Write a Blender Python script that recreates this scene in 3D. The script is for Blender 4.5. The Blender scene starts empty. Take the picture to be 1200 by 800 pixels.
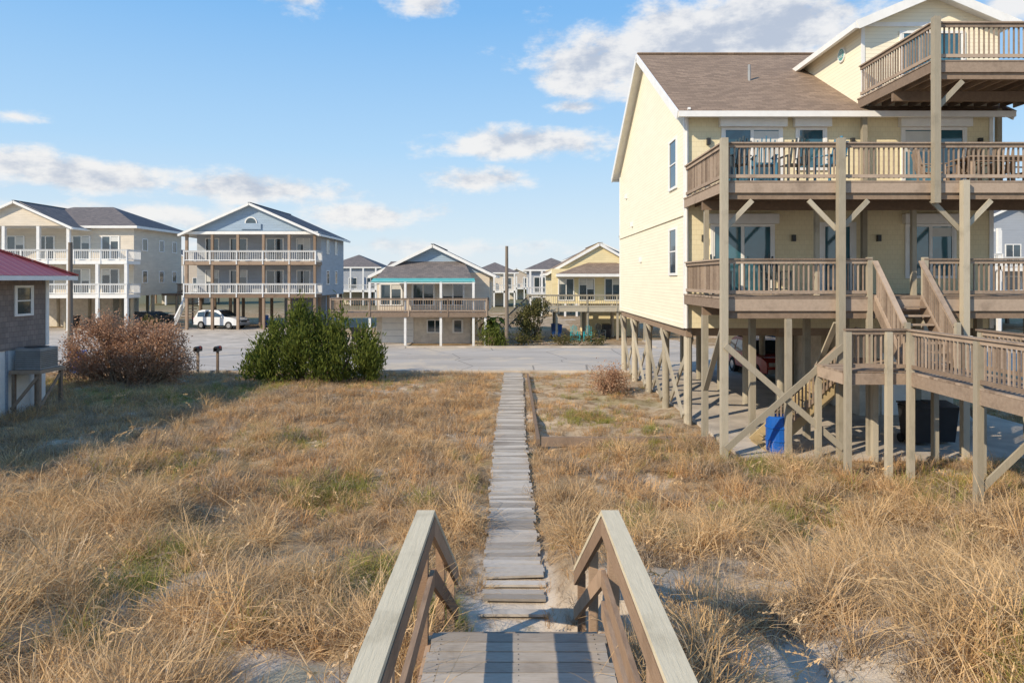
import bpy, math, random
import numpy as np
from mathutils import Vector, Matrix
random.seed(7); rng=np.random.default_rng(7)
scene=bpy.context.scene
CH=4.5
# ---------------------------------------------------------------- materials
MATS={}
class NT:
    def __init__(s,tree): s.t=tree
    def n(s,typ,**kw):
        nd=s.t.nodes.new(typ)
        for k,v in kw.items():
            if k=='ins':
                for kk,vv in v.items():
                    if isinstance(vv,bpy.types.NodeSocket): s.t.links.new(vv,nd.inputs[kk])
                    else: nd.inputs[kk].default_value=vv
            else: setattr(nd,k,v)
        return nd
    def math(s,op,a,b=None,c=None,clamp=False):
        nd=s.n('ShaderNodeMath',operation=op); nd.use_clamp=clamp
        for i,v in enumerate((a,b,c)):
            if v is None: continue
            if isinstance(v,bpy.types.NodeSocket): s.t.links.new(v,nd.inputs[i])
            else: nd.inputs[i].default_value=v
        return nd.outputs[0]
    def vm(s,op,a,b=None):
        nd=s.n('ShaderNodeVectorMath',operation=op)
        for i,v in enumerate((a,b)):
            if v is None: continue
            if isinstance(v,bpy.types.NodeSocket): s.t.links.new(v,nd.inputs[i])
            else: nd.inputs[i].default_value=v
        return nd.outputs['Value'] if op in('LENGTH','DOT_PRODUCT') else nd.outputs[0]
    def mix(s,f,a,b,mode='MIX'):
        nd=s.n('ShaderNodeMix',data_type='RGBA',blend_type=mode)
        for i,v in ((0,f),(6,a),(7,b)):
            if isinstance(v,bpy.types.NodeSocket): s.t.links.new(v,nd.inputs[i])
            else: nd.inputs[i].default_value=(v if i==0 else (*v,1))
        return nd.outputs[2]
    def noise(s,vec,scale,detail=4,rough=.6):
        nd=s.n('ShaderNodeTexNoise'); nd.inputs['Scale'].default_value=scale
        nd.inputs['Detail'].default_value=detail; nd.inputs['Roughness'].default_value=rough
        if vec is not None: s.t.links.new(vec,nd.inputs['Vector'])
        return nd.outputs[0]
    def ramp(s,f,lo,hi):
        nd=s.n('ShaderNodeMapRange',interpolation_type='SMOOTHSTEP')
        s.t.links.new(f,nd.inputs[0]); nd.inputs[1].default_value=lo; nd.inputs[2].default_value=hi
        return nd.outputs[0]
    def link(s,a,b): s.t.links.new(a,b)
def newmat(name):
    m=bpy.data.materials.new(name); m.use_nodes=True
    N=NT(m.node_tree); b=m.node_tree.nodes['Principled BSDF']; MATS[name]=m
    return m,N,b
def bump(N,b,h,strength=.4,dist=.02):
    nd=N.n('ShaderNodeBump',ins={'Strength':strength,'Distance':dist,'Height':h}); N.link(nd.outputs[0],b.inputs['Normal'])
def pos(N): return N.n('ShaderNodeNewGeometry').outputs['Position']
def scaled(N,v,s): return N.vm('MULTIPLY',v,s)
def tint(N): return N.n('ShaderNodeAttribute',attribute_name='tint').outputs['Fac']
def wood(name,c1,c2,stretch=(3,3,3),rough=.85,stain=None,grain=6):
    m,N,b=newmat(name); p=pos(N); t=tint(N)
    g=N.noise(scaled(N,p,stretch),grain,6,.7)
    f=N.math('ADD',N.math('MULTIPLY',t,.55),N.math('MULTIPLY',g,.6))
    f=N.ramp(f,.2,.95)
    c=N.mix(f,c1,c2)
    st=N.ramp(N.noise(p,1.7,4),.5,.75)
    c=N.mix(N.math('MULTIPLY',st,.4),c,stain or tuple(x*.55 for x in c1))
    N.link(c,b.inputs['Base Color']); b.inputs['Roughness'].default_value=rough
    b.inputs['Specular IOR Level'].default_value=.15
    bump(N,b,g,.5,.008)
    return m
def plain(name,c,rough=.6,var=.12,metal=0,scale=3,spec=.4,bmp=0):
    m,N,b=newmat(name); p=pos(N)
    n=N.noise(p,scale,6,.65)
    cc=N.mix(N.ramp(n,.3,.7),tuple(x*(1-var) for x in c),tuple(min(1,x*(1+var*.6)) for x in c))
    N.link(cc,b.inputs['Base Color']); b.inputs['Roughness'].default_value=rough
    b.inputs['Metallic'].default_value=metal; b.inputs['Specular IOR Level'].default_value=spec
    if bmp: bump(N,b,N.noise(p,scale*8,4),bmp,.02)
    return m
def lap(name,c,pitch=.115,var=.06):
    m,N,b=newmat(name); p=pos(N)
    sx=N.n('ShaderNodeSeparateXYZ',ins={0:p}); z=sx.outputs[2]
    fr=N.math('FRACT',N.math('DIVIDE',z,pitch))
    edge=N.ramp(fr,.0,.14)
    n=N.ramp(N.noise(scaled(N,p,(.6,.6,2.5)),1.5,5),.3,.7)
    cc=N.mix(n,tuple(x*(1-var) for x in c),c)
    cc=N.mix(N.math('SUBTRACT',1,edge),cc,tuple(x*.72 for x in c))
    N.link(cc,b.inputs['Base Color']); b.inputs['Roughness'].default_value=.55
    b.inputs['Specular IOR Level'].default_value=.3
    bump(N,b,N.math('SUBTRACT',1,fr),.5,.02)
    return m
def shingle(name,c1,c2,mortar,w=.16,h=.13,roof=False,bias=0):
    m,N,b=newmat(name); p=pos(N)
    sx=N.n('ShaderNodeSeparateXYZ',ins={0:p})
    if roof=='x': u,v=sx.outputs[0],N.math('MULTIPLY',sx.outputs[1],1.15)
    elif roof=='y': u,v=sx.outputs[1],N.math('MULTIPLY',sx.outputs[0],1.15)
    else: u,v=N.math('ADD',sx.outputs[0],sx.outputs[1]),sx.outputs[2]
    vec=N.n('ShaderNodeCombineXYZ',ins={0:u,1:v}).outputs[0]
    br=N.n('ShaderNodeTexBrick',ins={'Vector':vec,'Color1':(*c1,1),'Color2':(*c2,1),'Mortar':(*mortar,1),'Scale':1.0,'Mortar Size':.006,'Mortar Smooth':.3,'Bias':bias,'Brick Width':w,'Row Height':h})
    n=N.ramp(N.noise(p,.9,6),.3,.7)
    cc=N.mix(N.math('MULTIPLY',n,.35),br.outputs[0],tuple(x*.85 for x in c2))
    n2=N.noise(p,60,3)
    cc=N.mix(N.math('MULTIPLY',n2,.25),cc,c1)
    N.link(cc,b.inputs['Base Color']); b.inputs['Roughness'].default_value=.9; b.inputs['Specular IOR Level'].default_value=.15
    fr=N.math('FRACT',N.math('DIVIDE',v,h))
    bump(N,b,N.math('ADD',N.math('MULTIPLY',br.outputs[1],-.5),N.math('SUBTRACT',1,fr)),.3,.012)
    return m
def glassm(name,c,c2):
    m,N,b=newmat(name); t=tint(N); p=pos(N)
    n=N.ramp(N.noise(p,.8,3),.35,.65)
    cc=N.mix(N.math('MULTIPLY',N.math('ADD',t,n),.5),c,c2)
    N.link(cc,b.inputs['Base Color']); b.inputs['Roughness'].default_value=.05
    b.inputs['Specular IOR Level'].default_value=1.0; b.inputs['IOR'].default_value=1.6
    bump(N,b,N.noise(p,1.2,1),.06,.05)
wood('wood_deck',(.21,.155,.115),(.45,.35,.265),(2,2,2))
wood('wood_post',(.30,.265,.20),(.50,.445,.34),(8,8,.8))
wood('wood_dark',(.19,.135,.095),(.36,.265,.19),(2,2,2))
wood('wood_new',(.36,.27,.14),(.50,.39,.22),(3,3,1))
wood('wood_plank_x',(.23,.19,.15),(.54,.47,.38),(1.2,14,6),stain=(.14,.11,.08))
wood('wood_path',(.26,.225,.185),(.56,.50,.42),(1.5,12,6),stain=(.15,.12,.09))
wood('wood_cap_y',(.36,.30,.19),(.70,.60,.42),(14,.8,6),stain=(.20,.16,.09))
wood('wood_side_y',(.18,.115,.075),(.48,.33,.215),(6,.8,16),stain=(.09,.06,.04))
wood('wood_pole',(.12,.09,.07),(.22,.18,.14),(8,8,.5))
plain('white_trim',(.80,.79,.75),.45,.06)
plain('white_rail',(.74,.74,.72),.5,.08)
lap('siding_cream',(.87,.79,.60)); shingle('shingle_cream',(.83,.73,.49),(.78,.68,.445),(.66,.57,.37),.15,.15)
shingle('roof_brown',(.33,.24,.17),(.20,.145,.105),(.12,.09,.07),.28,.14,'x')
shingle('roof_brown_y',(.33,.24,.17),(.20,.145,.105),(.12,.09,.07),.28,.14,'y')
shingle('roof_slate',(.13,.135,.15),(.08,.09,.105),(.04,.04,.05),.3,.16,'y')
shingle('roof_slate_x',(.22,.19,.175),(.13,.12,.12),(.06,.06,.06),.3,.16,'x')
lap('siding_grayblue',(.40,.43,.46),.15,.15); lap('siding_blue',(.34,.44,.54),.15,.12)
lap('siding_beige',(.70,.62,.50),.15,.14); lap('siding_yellow',(.80,.68,.40),.15,.12)
lap('siding_gray',(.34,.37,.41),.15); lap('siding_tan',(.52,.45,.37),.15)
shingle('shake_taupe',(.30,.25,.22),(.21,.175,.16),(.10,.08,.07),.2,.18)
plain('stucco_beige',(.66,.60,.50),.8,.16); plain('concrete',(.52,.455,.375),.85,.25,scale=.8,spec=.2,bmp=.2)
plain('teal_metal',(.10,.38,.36),.4,.1); plain('lamp_dark',(.03,.03,.03),.4,.1)
plain('gutter_white',(.75,.74,.70),.4,.05); plain('garage_white',(.72,.71,.67),.5,.06)
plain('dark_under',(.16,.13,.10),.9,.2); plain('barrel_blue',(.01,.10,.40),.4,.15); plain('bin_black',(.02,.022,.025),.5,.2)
plain('metal_gray',(.32,.33,.33),.5,.15,.3); plain('tire',(.02,.02,.02),.8,.1)
plain('car_white',(.7,.71,.72),.25,.03,spec=.6); plain('car_red',(.34,.025,.02),.25,.05,spec=.6); plain('car_dark',(.04,.045,.05),.25,.05,spec=.6)
plain('chrome',(.5,.5,.5),.25,.05,.9); plain('lamp_red',(.4,.01,.01),.3,.05)
plain('chair_dark',(.05,.07,.08),.5,.15); plain('chair_blue',(.06,.20,.30),.5,.15); plain('chair_teal',(.03,.40,.42),.5,.1)
glassm('glass',(.012,.04,.055),(.05,.17,.22)); glassm('glass_dark',(.012,.02,.026),(.05,.08,.10))
plain('blind',(.62,.62,.58),.7,.06)
m,N,b=newmat('roof_red'); p=pos(N); sx=N.n('ShaderNodeSeparateXYZ',ins={0:p})
fr=N.math('FRACT',N.math('DIVIDE',sx.outputs[1],.38)); seam=N.ramp(N.math('ABSOLUTE',N.math('SUBTRACT',fr,.5)),.40,.46)
N.link(N.mix(seam,(.42,.06,.045),(.60,.20,.16)),b.inputs['Base Color']); b.inputs['Roughness'].default_value=.4; bump(N,b,seam,.8,.04)
m,N,b=newmat('asphalt'); p=pos(N)
a=N.ramp(N.noise(scaled(N,p,(.25,1,1)),.5,6),.3,.7); d=N.noise(p,40,3)
c=N.mix(a,(.41,.36,.30),(.53,.475,.405)); c=N.mix(N.math('MULTIPLY',d,.3),c,(.32,.28,.24))
sp=N.ramp(N.noise(p,.28,7,.7),.50,.60); c=N.mix(N.math('MULTIPLY',sp,.65),c,(.58,.48,.35))
crk=N.n('ShaderNodeTexVoronoi',feature='DISTANCE_TO_EDGE',ins={'Vector':N.vm('ADD',p,N.vm('MULTIPLY',N.n('ShaderNodeTexNoise',ins={'Scale':.8}).outputs[1],(1.5,1.5,0))),'Scale':.22})
ck=N.ramp(crk.outputs['Distance'],.0,.012); c=N.mix(N.math('SUBTRACT',1,ck),c,(.22,.20,.17))
N.link(c,b.inputs['Base Color']); b.inputs['Roughness'].default_value=.9; b.inputs['Specular IOR Level'].default_value=.2; bump(N,b,d,.3,.01)
m,N,b=newmat('water_mat'); b.inputs['Base Color'].default_value=(.10,.20,.30,1); b.inputs['Roughness'].default_value=.25
bump(N,b,N.noise(scaled(N,pos(N),(.3,.02,1)),1,3),.2,.3)
# ground
m,N,b=newmat('ground_mat'); p=pos(N)
n1=N.noise(p,.35,6,.65); n2=N.noise(p,3,8,.75); n3=N.noise(p,25,5,.7)
c=N.mix(N.ramp(n2,.35,.65),(.28,.185,.10),(.45,.32,.185))
c=N.mix(N.math('MULTIPLY',N.ramp(n3,.45,.7),.55),c,(.14,.095,.055))
sand=N.ramp(N.math('ADD',n1,N.math('MULTIPLY',n2,.35)),.70,.80)
c=N.mix(N.math('MULTIPLY',sand,.85),c,(.58,.48,.36))
sy=N.n('ShaderNodeSeparateXYZ',ins={0:p})
ds=N.math('MULTIPLY',N.ramp(sy.outputs[1],10.5,7.2),N.ramp(n2,.32,.46)); c=N.mix(ds,c,(.60,.51,.40))
cor=N.math('MULTIPLY',N.ramp(N.math('ABSOLUTE',sy.outputs[0]),.8,.45),N.ramp(n2,.3,.5)); cor=N.math('MULTIPLY',cor,N.ramp(sy.outputs[1],12.5,9.8)); c=N.mix(cor,c,(.62,.53,.42))
lot=N.math('MULTIPLY',N.math('MULTIPLY',N.ramp(sy.outputs[0],.7,.9),N.ramp(sy.outputs[1],18.3,18.8)),N.ramp(n2,.35,.6)); lot=N.math('MULTIPLY',lot,N.ramp(sy.outputs[0],6.0,5.4))
c=N.mix(N.math('MULTIPLY',lot,.7),c,(.50,.40,.28))
gr=N.ramp(N.noise(p,.22,5,.6),.54,.62); c=N.mix(N.math('MULTIPLY',gr,.35),c,(.20,.20,.06))
mo=N.math('MULTIPLY',N.ramp(N.math('ADD',N.math('MULTIPLY',N.vm('LENGTH',N.vm('MULTIPLY',N.vm('SUBTRACT',p,(-14,26.5,0)),(.16,.3,0))),-1.0),N.math('MULTIPLY',n2,1.3)),-.3,.3),.8); c=N.mix(mo,c,(.22,.22,.04))
far=N.ramp(sy.outputs[1],75,130); c=N.mix(far,c,(.17,.16,.09))
N.link(c,b.inputs['Base Color']); b.inputs['Roughness'].default_value=.95; b.inputs['Specular IOR Level'].default_value=.1
bump(N,b,N.math('ADD',n2,N.math('MULTIPLY',n3,.4)),.8,.06)
def grassm(name,cols,tr=.3):
    m,N,b=newmat(name); t=tint(N); oi=N.n('ShaderNodeObjectInfo')
    loc=oi.outputs['Location']; pn=N.ramp(N.noise(loc,.45,2),.38,.62); pn2=N.ramp(N.noise(N.vm('ADD',loc,(31,7,0)),1.3,2),.42,.58)
    c=N.mix(t,cols[0],cols[1]); c2=N.mix(t,cols[2],cols[3])
    f=N.math('ADD',N.math('MULTIPLY',pn,.6),N.math('MULTIPLY',oi.outputs['Random'],.4))
    c=N.mix(f,c,c2); c=N.mix(N.math('MULTIPLY',pn2,.45),c,cols[4])
    out=m.node_tree.nodes['Material Output']
    d=N.n('ShaderNodeBsdfDiffuse',ins={'Color':c}); tl=N.n('ShaderNodeBsdfTranslucent',ins={'Color':c})
    mx=N.n('ShaderNodeMixShader',ins={0:tr,1:d.outputs[0],2:tl.outputs[0]}); N.link(mx.outputs[0],out.inputs[0])
grassm('grass_blond',[(.95,.68,.36),(.46,.29,.13),(.76,.57,.36),(.26,.18,.10),(.80,.51,.23)])
grassm('grass_russet',[(.84,.53,.24),(.50,.28,.12),(.62,.42,.23),(.25,.16,.09),(.80,.50,.24)])
grassm('grass_gray',[(.56,.44,.31),(.30,.22,.15),(.52,.41,.29),(.15,.115,.085),(.42,.30,.18)])
grassm('grass_green',[(.24,.27,.055),(.42,.38,.10),(.32,.33,.08),(.15,.18,.045),(.44,.37,.12)])
grassm('leaf_green',[(.085,.115,.022),(.23,.25,.06),(.055,.085,.018),(.19,.21,.05),(.14,.17,.038)],.3)
grassm('leaf_rust',[(.58,.35,.22),(.34,.19,.12),(.58,.35,.22),(.28,.16,.11),(.52,.33,.21)],.3)
grassm('leaf_olive',[(.10,.11,.04),(.20,.18,.07),(.08,.09,.03),(.18,.14,.06),(.12,.12,.05)],.25)
# ---------------------------------------------------------------- mesh builder
class MB:
    def __init__(s): s.v=[];s.f=[];s.m=[];s.t=[];s.mats=[]
    def mi(s,mat):
        if mat not in s.mats: s.mats.append(mat)
        return s.mats.index(mat)
    def face(s,pts,mat,t=None):
        i=len(s.v); s.v+=[tuple(p) for p in pts]; s.f.append(tuple(range(i,i+len(pts)))); s.m.append(s.mi(mat)); s.t.append(random.random() if t is None else t)
    def solid(s,v,faces,mat,t=None):
        i=len(s.v); s.v+=[tuple(p) for p in v]; t=random.random() if t is None else t; k=s.mi(mat)
        for f in faces: s.f.append(tuple(i+a for a in f)); s.m.append(k); s.t.append(t)
    def box(s,x0,x1,y0,y1,z0,z1,mat,t=None):
        v=[(x0,y0,z0),(x1,y0,z0),(x1,y1,z0),(x0,y1,z0),(x0,y0,z1),(x1,y0,z1),(x1,y1,z1),(x0,y1,z1)]
        s.solid(v,[(0,3,2,1),(4,5,6,7),(0,1,5,4),(1,2,6,5),(2,3,7,6),(3,0,4,7)],mat,t)
    def beam(s,p,q,w,h,mat,up=(0,0,1),t=None):
        p=Vector(p);q=Vector(q);d=(q-p).normalized();u=Vector(up)
        if abs(d.dot(u))>.98: u=Vector((0,1,0))
        r=d.cross(u).normalized();u=r.cross(d).normalized()
        v=[]
        for e in (p,q):
            for a,b_ in ((-1,-1),(1,-1),(1,1),(-1,1)): v.append(e+r*(a*w/2)+u*(b_*h/2))
        s.solid(v,[(0,1,2,3),(7,6,5,4),(0,4,5,1),(1,5,6,2),(2,6,7,3),(3,7,4,0)],mat,t)
    def cyl(s,p,q,r,mat,n=10,r2=None,t=None):
        p=Vector(p);q=Vector(q);d=(q-p).normalized();u=Vector((0,0,1)) if abs(d.z)<.9 else Vector((1,0,0))
        a=d.cross(u).normalized();b_=a.cross(d); r2=r if r2 is None else r2; v=[]
        for e,rr in((p,r),(q,r2)):
            for i in range(n):
                th=2*math.pi*i/n; v.append(e+a*(rr*math.cos(th))+b_*(rr*math.sin(th)))
        fs=[(i,(i+1)%n,n+(i+1)%n,n+i) for i in range(n)]+[tuple(range(n-1,-1,-1)),tuple(range(n,2*n))]
        s.solid(v,fs,mat,t)
    def slab(s,pts,th,mat,under=None):
        P=[Vector(p) for p in pts]; nrm=(P[1]-P[0]).cross(P[2]-P[0]).normalized()
        if nrm.z<0: nrm=-nrm; P.reverse()
        Q=[p-nrm*th for p in P]; n=len(P); under=under or mat
        s.face(P,mat); s.face(Q[::-1],under)
        for i in range(n): s.face([P[i],Q[i],Q[(i+1)%n],P[(i+1)%n]],under)
    def rail(s,p,q,mat,h=.95,sp=.125,pw=.035,capmat=None,posts=None):
        p=Vector(p);q=Vector(q);d=q-p;L=d.length;up=Vector((0,0,1))
        cm=capmat or mat
        s.beam(p+up*h,q+up*h,.13,.038,cm); s.beam(p+up*(h-.07),q+up*(h-.07),.04,.085,mat); s.beam(p+up*.12,q+up*.12,.04,.085,mat)
        n=max(2,int(L/sp)); side=Vector((-d.y,d.x,0)); side=side.normalized() if side.length>0 else Vector((1,0,0))
        for i in range(n):
            c=p+d*((i+.5)/n)
            s.beam(c+up*.07+side*.037,c+up*(h-.03)+side*.037,pw,.03,mat,up=(side.y,-side.x,.0))
        if posts:
            k=max(1,round(L/posts))
            for i in range(k+1):
                c=p+d*(i/k); s.beam(c-up*.25,c+up*(h-.02),.09,.09,mat,up=(1,0,0))
    def build(s,name,parent=None,smooth=False):
        me=bpy.data.meshes.new(name); me.from_pydata(s.v,[],s.f)
        for mt in s.mats: me.materials.append(MATS[mt])
        me.polygons.foreach_set('material_index',s.m)
        if smooth: me.polygons.foreach_set('use_smooth',[True]*len(s.f))
        a=me.attributes.new('tint','FLOAT','FACE'); a.data.foreach_set('value',s.t); me.update()
        o=bpy.data.objects.new(name,me); scene.collection.objects.link(o)
        if parent: o.parent=parent
        return o
class Thing:
    def __init__(s,name,loc=(0,0,0)):
        s.e=bpy.data.objects.new(name,None); scene.collection.objects.link(s.e); s.p={}; s.e.empty_display_size=.2; s.loc=loc
    def __getitem__(s,k):
        if k not in s.p: s.p[k]=MB()
        return s.p[k]
    def done(s,rot=0):
        for k,mb in s.p.items(): mb.build(k,s.e)
        s.e.location=s.loc; s.e.rotation_euler[2]=rot
def window(T,face,c,w,z0,z1,panes=1,frame='white_trim',g='glass',fw=.08,header=False,rows=1,blind=0):
    wd=T['windows']; tr=T['window_trim']
    def bx(mb,a0,a1,d0,d1,b0,b1,mat):
        if face=='y': mb.box(c[0]+a0,c[0]+a1,c[1]-d1,c[1]-d0,b0,b1,mat)
        elif face=='x+': mb.box(c[0]+d0,c[0]+d1,c[1]+a0,c[1]+a1,b0,b1,mat)
        else: mb.box(c[0]-d1,c[0]-d0,c[1]+a0,c[1]+a1,b0,b1,mat)
    h=w/2
    for i in range(panes):
        a0=-h+w*i/panes+.004;a1=-h+w*(i+1)/panes-.004
        bx(wd,a0,a1,.004,.018,z0,z1,g)
        if blind and random.random()<blind: bx(wd,a0+.03,a1-.03,.019,.022,z1-(z1-z0)*random.uniform(.2,.6),z1-.03,'blind')
    bx(tr,-h-fw,-h,.002,.05,z0-fw,z1+fw,frame);bx(tr,h,h+fw,.002,.05,z0-fw,z1+fw,frame)
    bx(tr,-h+.001,h-.001,.002,.049,z1,z1+fw,frame);bx(tr,-h+.001,h-.001,.002,.055,z0-fw,z0,frame)
    for i in range(1,panes):
        a=-h+w*i/panes; bx(tr,a-.03,a+.03,.022,.045,z0+.001,z1-.001,frame)
    for i in range(panes):
        a0=-h+w*i/panes+.03;a1=-h+w*(i+1)/panes-.03
        if header is not None and w/panes>.55:
            bx(tr,a0-.029,a0+.02,.024,.04,z0+.002,z1-.002,frame);bx(tr,a1-.02,a1+.029,.024,.04,z0+.002,z1-.002,frame)
    for r in range(1,rows):
        zz=z0+(z1-z0)*r/rows; bx(tr,-h+.002,h-.002,.023,.043,zz-.02,zz+.02,frame)
    if header: bx(tr,-h-.16,h+.16,.002,.2,z1+fw+.004,z1+fw+.3,frame)
def gable_y(T,x0,x1,y0,y1,ze,za,ov=.4,mat='roof_slate',trim='white_trim',th=.12):
    xm=(x0+x1)/2; sl=(za-ze)/(xm-x0); ex=ov
    R=T['roof']; z_=ze-sl*ex; ya=y0-ov; yb=y1+ov
    R.slab([(x0-ex,ya,z_),(xm,ya,za),(xm,yb,za),(x0-ex,yb,z_)],th,mat,trim)
    R.slab([(xm,ya,za),(x1+ex,ya,z_),(x1+ex,yb,z_),(xm,yb,za)],th,mat,trim)
    F=T['fascia']
    for yy in (ya-.02,yb+.02):
        F.beam((x0-ex-.02,yy,z_-.12),(xm,yy,za-.12),.04,.2,trim,up=(0,0,1)); F.beam((xm,yy,za-.12),(x1+ex+.02,yy,z_-.12),.04,.2,trim)
    for xx in(x0-ex-.05,x1+ex+.05): F.box(xx-.06,xx+.06,ya,yb,z_-.2,z_-.04,trim)
    R.beam((xm,ya,za+.01),(xm,yb,za+.01),.22,.05,mat)
def gable_x(T,x0,x1,y0,y1,ze,za,ov=.4,ovx=.35,mat='roof_brown',trim='white_trim',th=.12):
    ym=(y0+y1)/2; sl=(za-ze)/(ym-y0); z_=ze-sl*ov; xa=x0-ovx; xb=x1+ovx; R=T['roof']
    R.slab([(xa,y0-ov,z_),(xb,y0-ov,z_),(xb,ym,za),(xa,ym,za)],th,mat,trim)
    R.slab([(xa,ym,za),(xb,ym,za),(xb,y1+ov,z_),(xa,y1+ov,z_)],th,mat,trim)
    F=T['fascia']
    for xx in (xa-.02,xb+.02):
        F.beam((xx,y0-ov-.02,z_-.14),(xx,ym,za-.14),.04,.28,trim); F.beam((xx,ym,za-.14),(xx,y1+ov+.02,z_-.14),.04,.28,trim)
    for yy in(y0-ov-.06,y1+ov+.06): F.box(xa,xb,yy-.06,yy+.06,z_-.2,z_-.03,trim)
    R.beam((xa,ym,za+.01),(xb,ym,za+.01),.24,.05,mat)
def hip(T,x0,x1,y0,y1,ze,za,ov=.5,mat='roof_slate_x',trim='white_trim',maty='roof_slate'):
    x0-=ov;x1+=ov;y0-=ov;y1+=ov; w=x1-x0;d=y1-y0; R=T['roof']
    if w>=d: a=(x0+d/2,(y0+y1)/2,za);b=(x1-d/2,(y0+y1)/2,za)
    else: a=((x0+x1)/2,y0+w/2,za);b=((x0+x1)/2,y1-w/2,za)
    c=[(x0,y0,ze),(x1,y0,ze),(x1,y1,ze),(x0,y1,ze)]
    if w>=d:
        R.face([c[0],c[1],b,a],mat);R.face([c[1],c[2],b],maty);R.face([c[2],c[3],a,b],mat);R.face([c[3],c[0],a],maty)
    else:
        R.face([c[0],c[1],a],mat);R.face([c[1],c[2],b,a],maty);R.face([c[2],c[3],b],mat);R.face([c[3],c[0],a,b],maty)
    F=T['fascia'];F.box(x0,x1,y0,y1,ze-.22,ze-.01,trim)
# ---------------------------------------------------------------- ground height
def sm(a,b,x):
    t=np.clip((x-a)/(b-a),0,1); return t*t*(3-2*t)
def hgt(x,y):
    x=np.asarray(x,float);y=np.asarray(y,float)
    n=.08*np.sin(.8*x+.5*y+1)+.07*np.sin(1.1*x-.9*y+2)+.05*np.sin(2.3*x+1.9*y)+.03*np.sin(3.7*x-2.9*y+.5)+.02*np.sin(6.1*x+4.3*y)
    flat=sm(30,26,y)*(1-sm(5.0,5.8,x)*sm(15,16.5,y))
    dune=sm(12.5,4.5,y)*(1.1+.28*np.sin(.6*x+.3)+.12*np.sin(1.7*x))
    z=n*flat*1.0+dune
    corr=sm(1.0,.45,np.abs(x))*sm(5.2,8.5,y)
    z=z*(1-corr)+0.0*corr
    under=sm(1.5,.8,np.abs(x-.05))*sm(9,8,y)
    lim=np.where(y<5.8,1.15,np.clip(1.15-(y-5.8)*.62,-.1,1.15))
    z=np.where(under>0,np.minimum(z,z*(1-under)+lim*under),z)
    z+=-.02
    return z
xs=np.unique(np.concatenate([np.linspace(-3000,-60,14),np.linspace(-60,-24,30),np.linspace(-24,24,260),np.linspace(24,60,30),np.linspace(60,3000,14)]))
ys=np.unique(np.concatenate([np.linspace(-60,0,12),np.linspace(0,14,120),np.linspace(14,34,90),np.linspace(34,90,20),np.linspace(90,260,10),np.linspace(260,6000,14)]))
X,Y=np.meshgrid(xs,ys); Z=hgt(X,Y)
v=np.stack([X.ravel(),Y.ravel(),Z.ravel()],1); nx=len(xs); ny=len(ys)
idx=np.arange(nx*ny).reshape(ny,nx)
f=np.stack([idx[:-1,:-1],idx[:-1,1:],idx[1:,1:],idx[1:,:-1]],-1).reshape(-1,4)
me=bpy.data.meshes.new('ground'); me.from_pydata(v.tolist(),[],f.tolist()); me.materials.append(MATS['ground_mat'])
me.polygons.foreach_set('use_smooth',[True]*len(f)); o=bpy.data.objects.new('ground',me); scene.collection.objects.link(o)
def flat(name,polys,z,mat):
    mb=MB()
    for p in polys: mb.face([(a,b,z) for a,b in p],mat)
    return mb.build(name)
flat('road',[[(-120,33.2),(120,33.2),(120,44.5),(-120,44.5)]],.02,'asphalt')
flat('water',[[(-4000,330),(4000,330),(4000,5500),(-4000,5500)]],.25,'water_mat')
mb=MB()
for x0,x1,y0,y1 in((-60,-15.9,44.5,63),(-12,-7,44.5,47.9),(-13,-1.8,47.92,53),(9.5,12,44.5,50)):
    mb.box(x0,x1,y0+.02,y1,-.05,.035,'concrete')
mb.build('driveway')
mb=MB(); mb.box(5.75,15.6,17.0,33.0,-.3,.07,'concrete'); mb.build('patio_slab')
mb=MB()
mb.box(-120,120,33.0,33.19,-.05,.09,'concrete')
for a,b_ in((-15.88,-12.1),(-6.9,9.4),(12.1,120)): mb.box(a,b_,44.52,44.7,-.05,.13,'concrete')
mb.build('kerb')
# ---------------------------------------------------------------- path
mb=MB(); y=9.0
while y<32.6:
    w=.138; cx=.0+.05*math.sin(y*.25); r=random.uniform(-.03,.03); tz=random.uniform(-.014,.014)
    hw=.44+random.uniform(-.025,.025)
    if not(y<10.3 and random.random()<.25): mb.beam((cx-hw+r,y,.035+tz),(cx+hw+r,y+random.uniform(-.014,.014),.035-tz),w,.035,'wood_path')
    y+=.146
mb.build('boardwalk_path')
mb=MB()
mb.beam((.72,18.6,.05),(.72,31.5,.05),.09,.2,'wood_dark')
for a in np.arange(.8,5.4,2.1): mb.beam((a,18.6,.08),(min(a+2.08,5.5),18.55,.09),.09,.26,'wood_dark')
mb.build('timber_edging')
# ---------------------------------------------------------------- near beach access stairs
T=Thing('boardwalk_stairs'); XL,XR=-.71,.81
mb=T['deck_planks']; y=-3.0
while y<5.75:
    mb.beam((-.67+random.uniform(-.015,.015),y,1.51),(.77+random.uniform(-.015,.015),y+random.uniform(-.006,.006),1.51+random.uniform(-.005,.005)),.132,.038,'wood_plank_x'); y+=.147
nl=T['nails']
y=-3.0
while y<5.75:
    for x in(-.58,.05,.68):
        for dy in(-.035,.035): nl.box(x-.004,x+.004,y+dy-.004,y+dy+.004,1.529,1.532,'lamp_dark')
    y+=.147
mb=T['stair_treads']
for i in range(8):
    z=1.51-.19*(i+1); yy=5.86+.3*i
    mb.beam((-.66,yy+.06,z),(.76,yy+.06,z),.135,.038,'wood_plank_x'); mb.beam((-.66,yy+.2,z),(.76,yy+.2,z),.135,.038,'wood_plank_x')
mb=T['stringers']
for x in (-.69,.79):
    mb.beam((x,-3,1.38),(x,5.78,1.38),.04,.22,'wood_side_y'); mb.beam((x,5.8,1.36),(x,8.3,-.12),.04,.26,'wood_side_y')
mb=T['posts']
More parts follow.
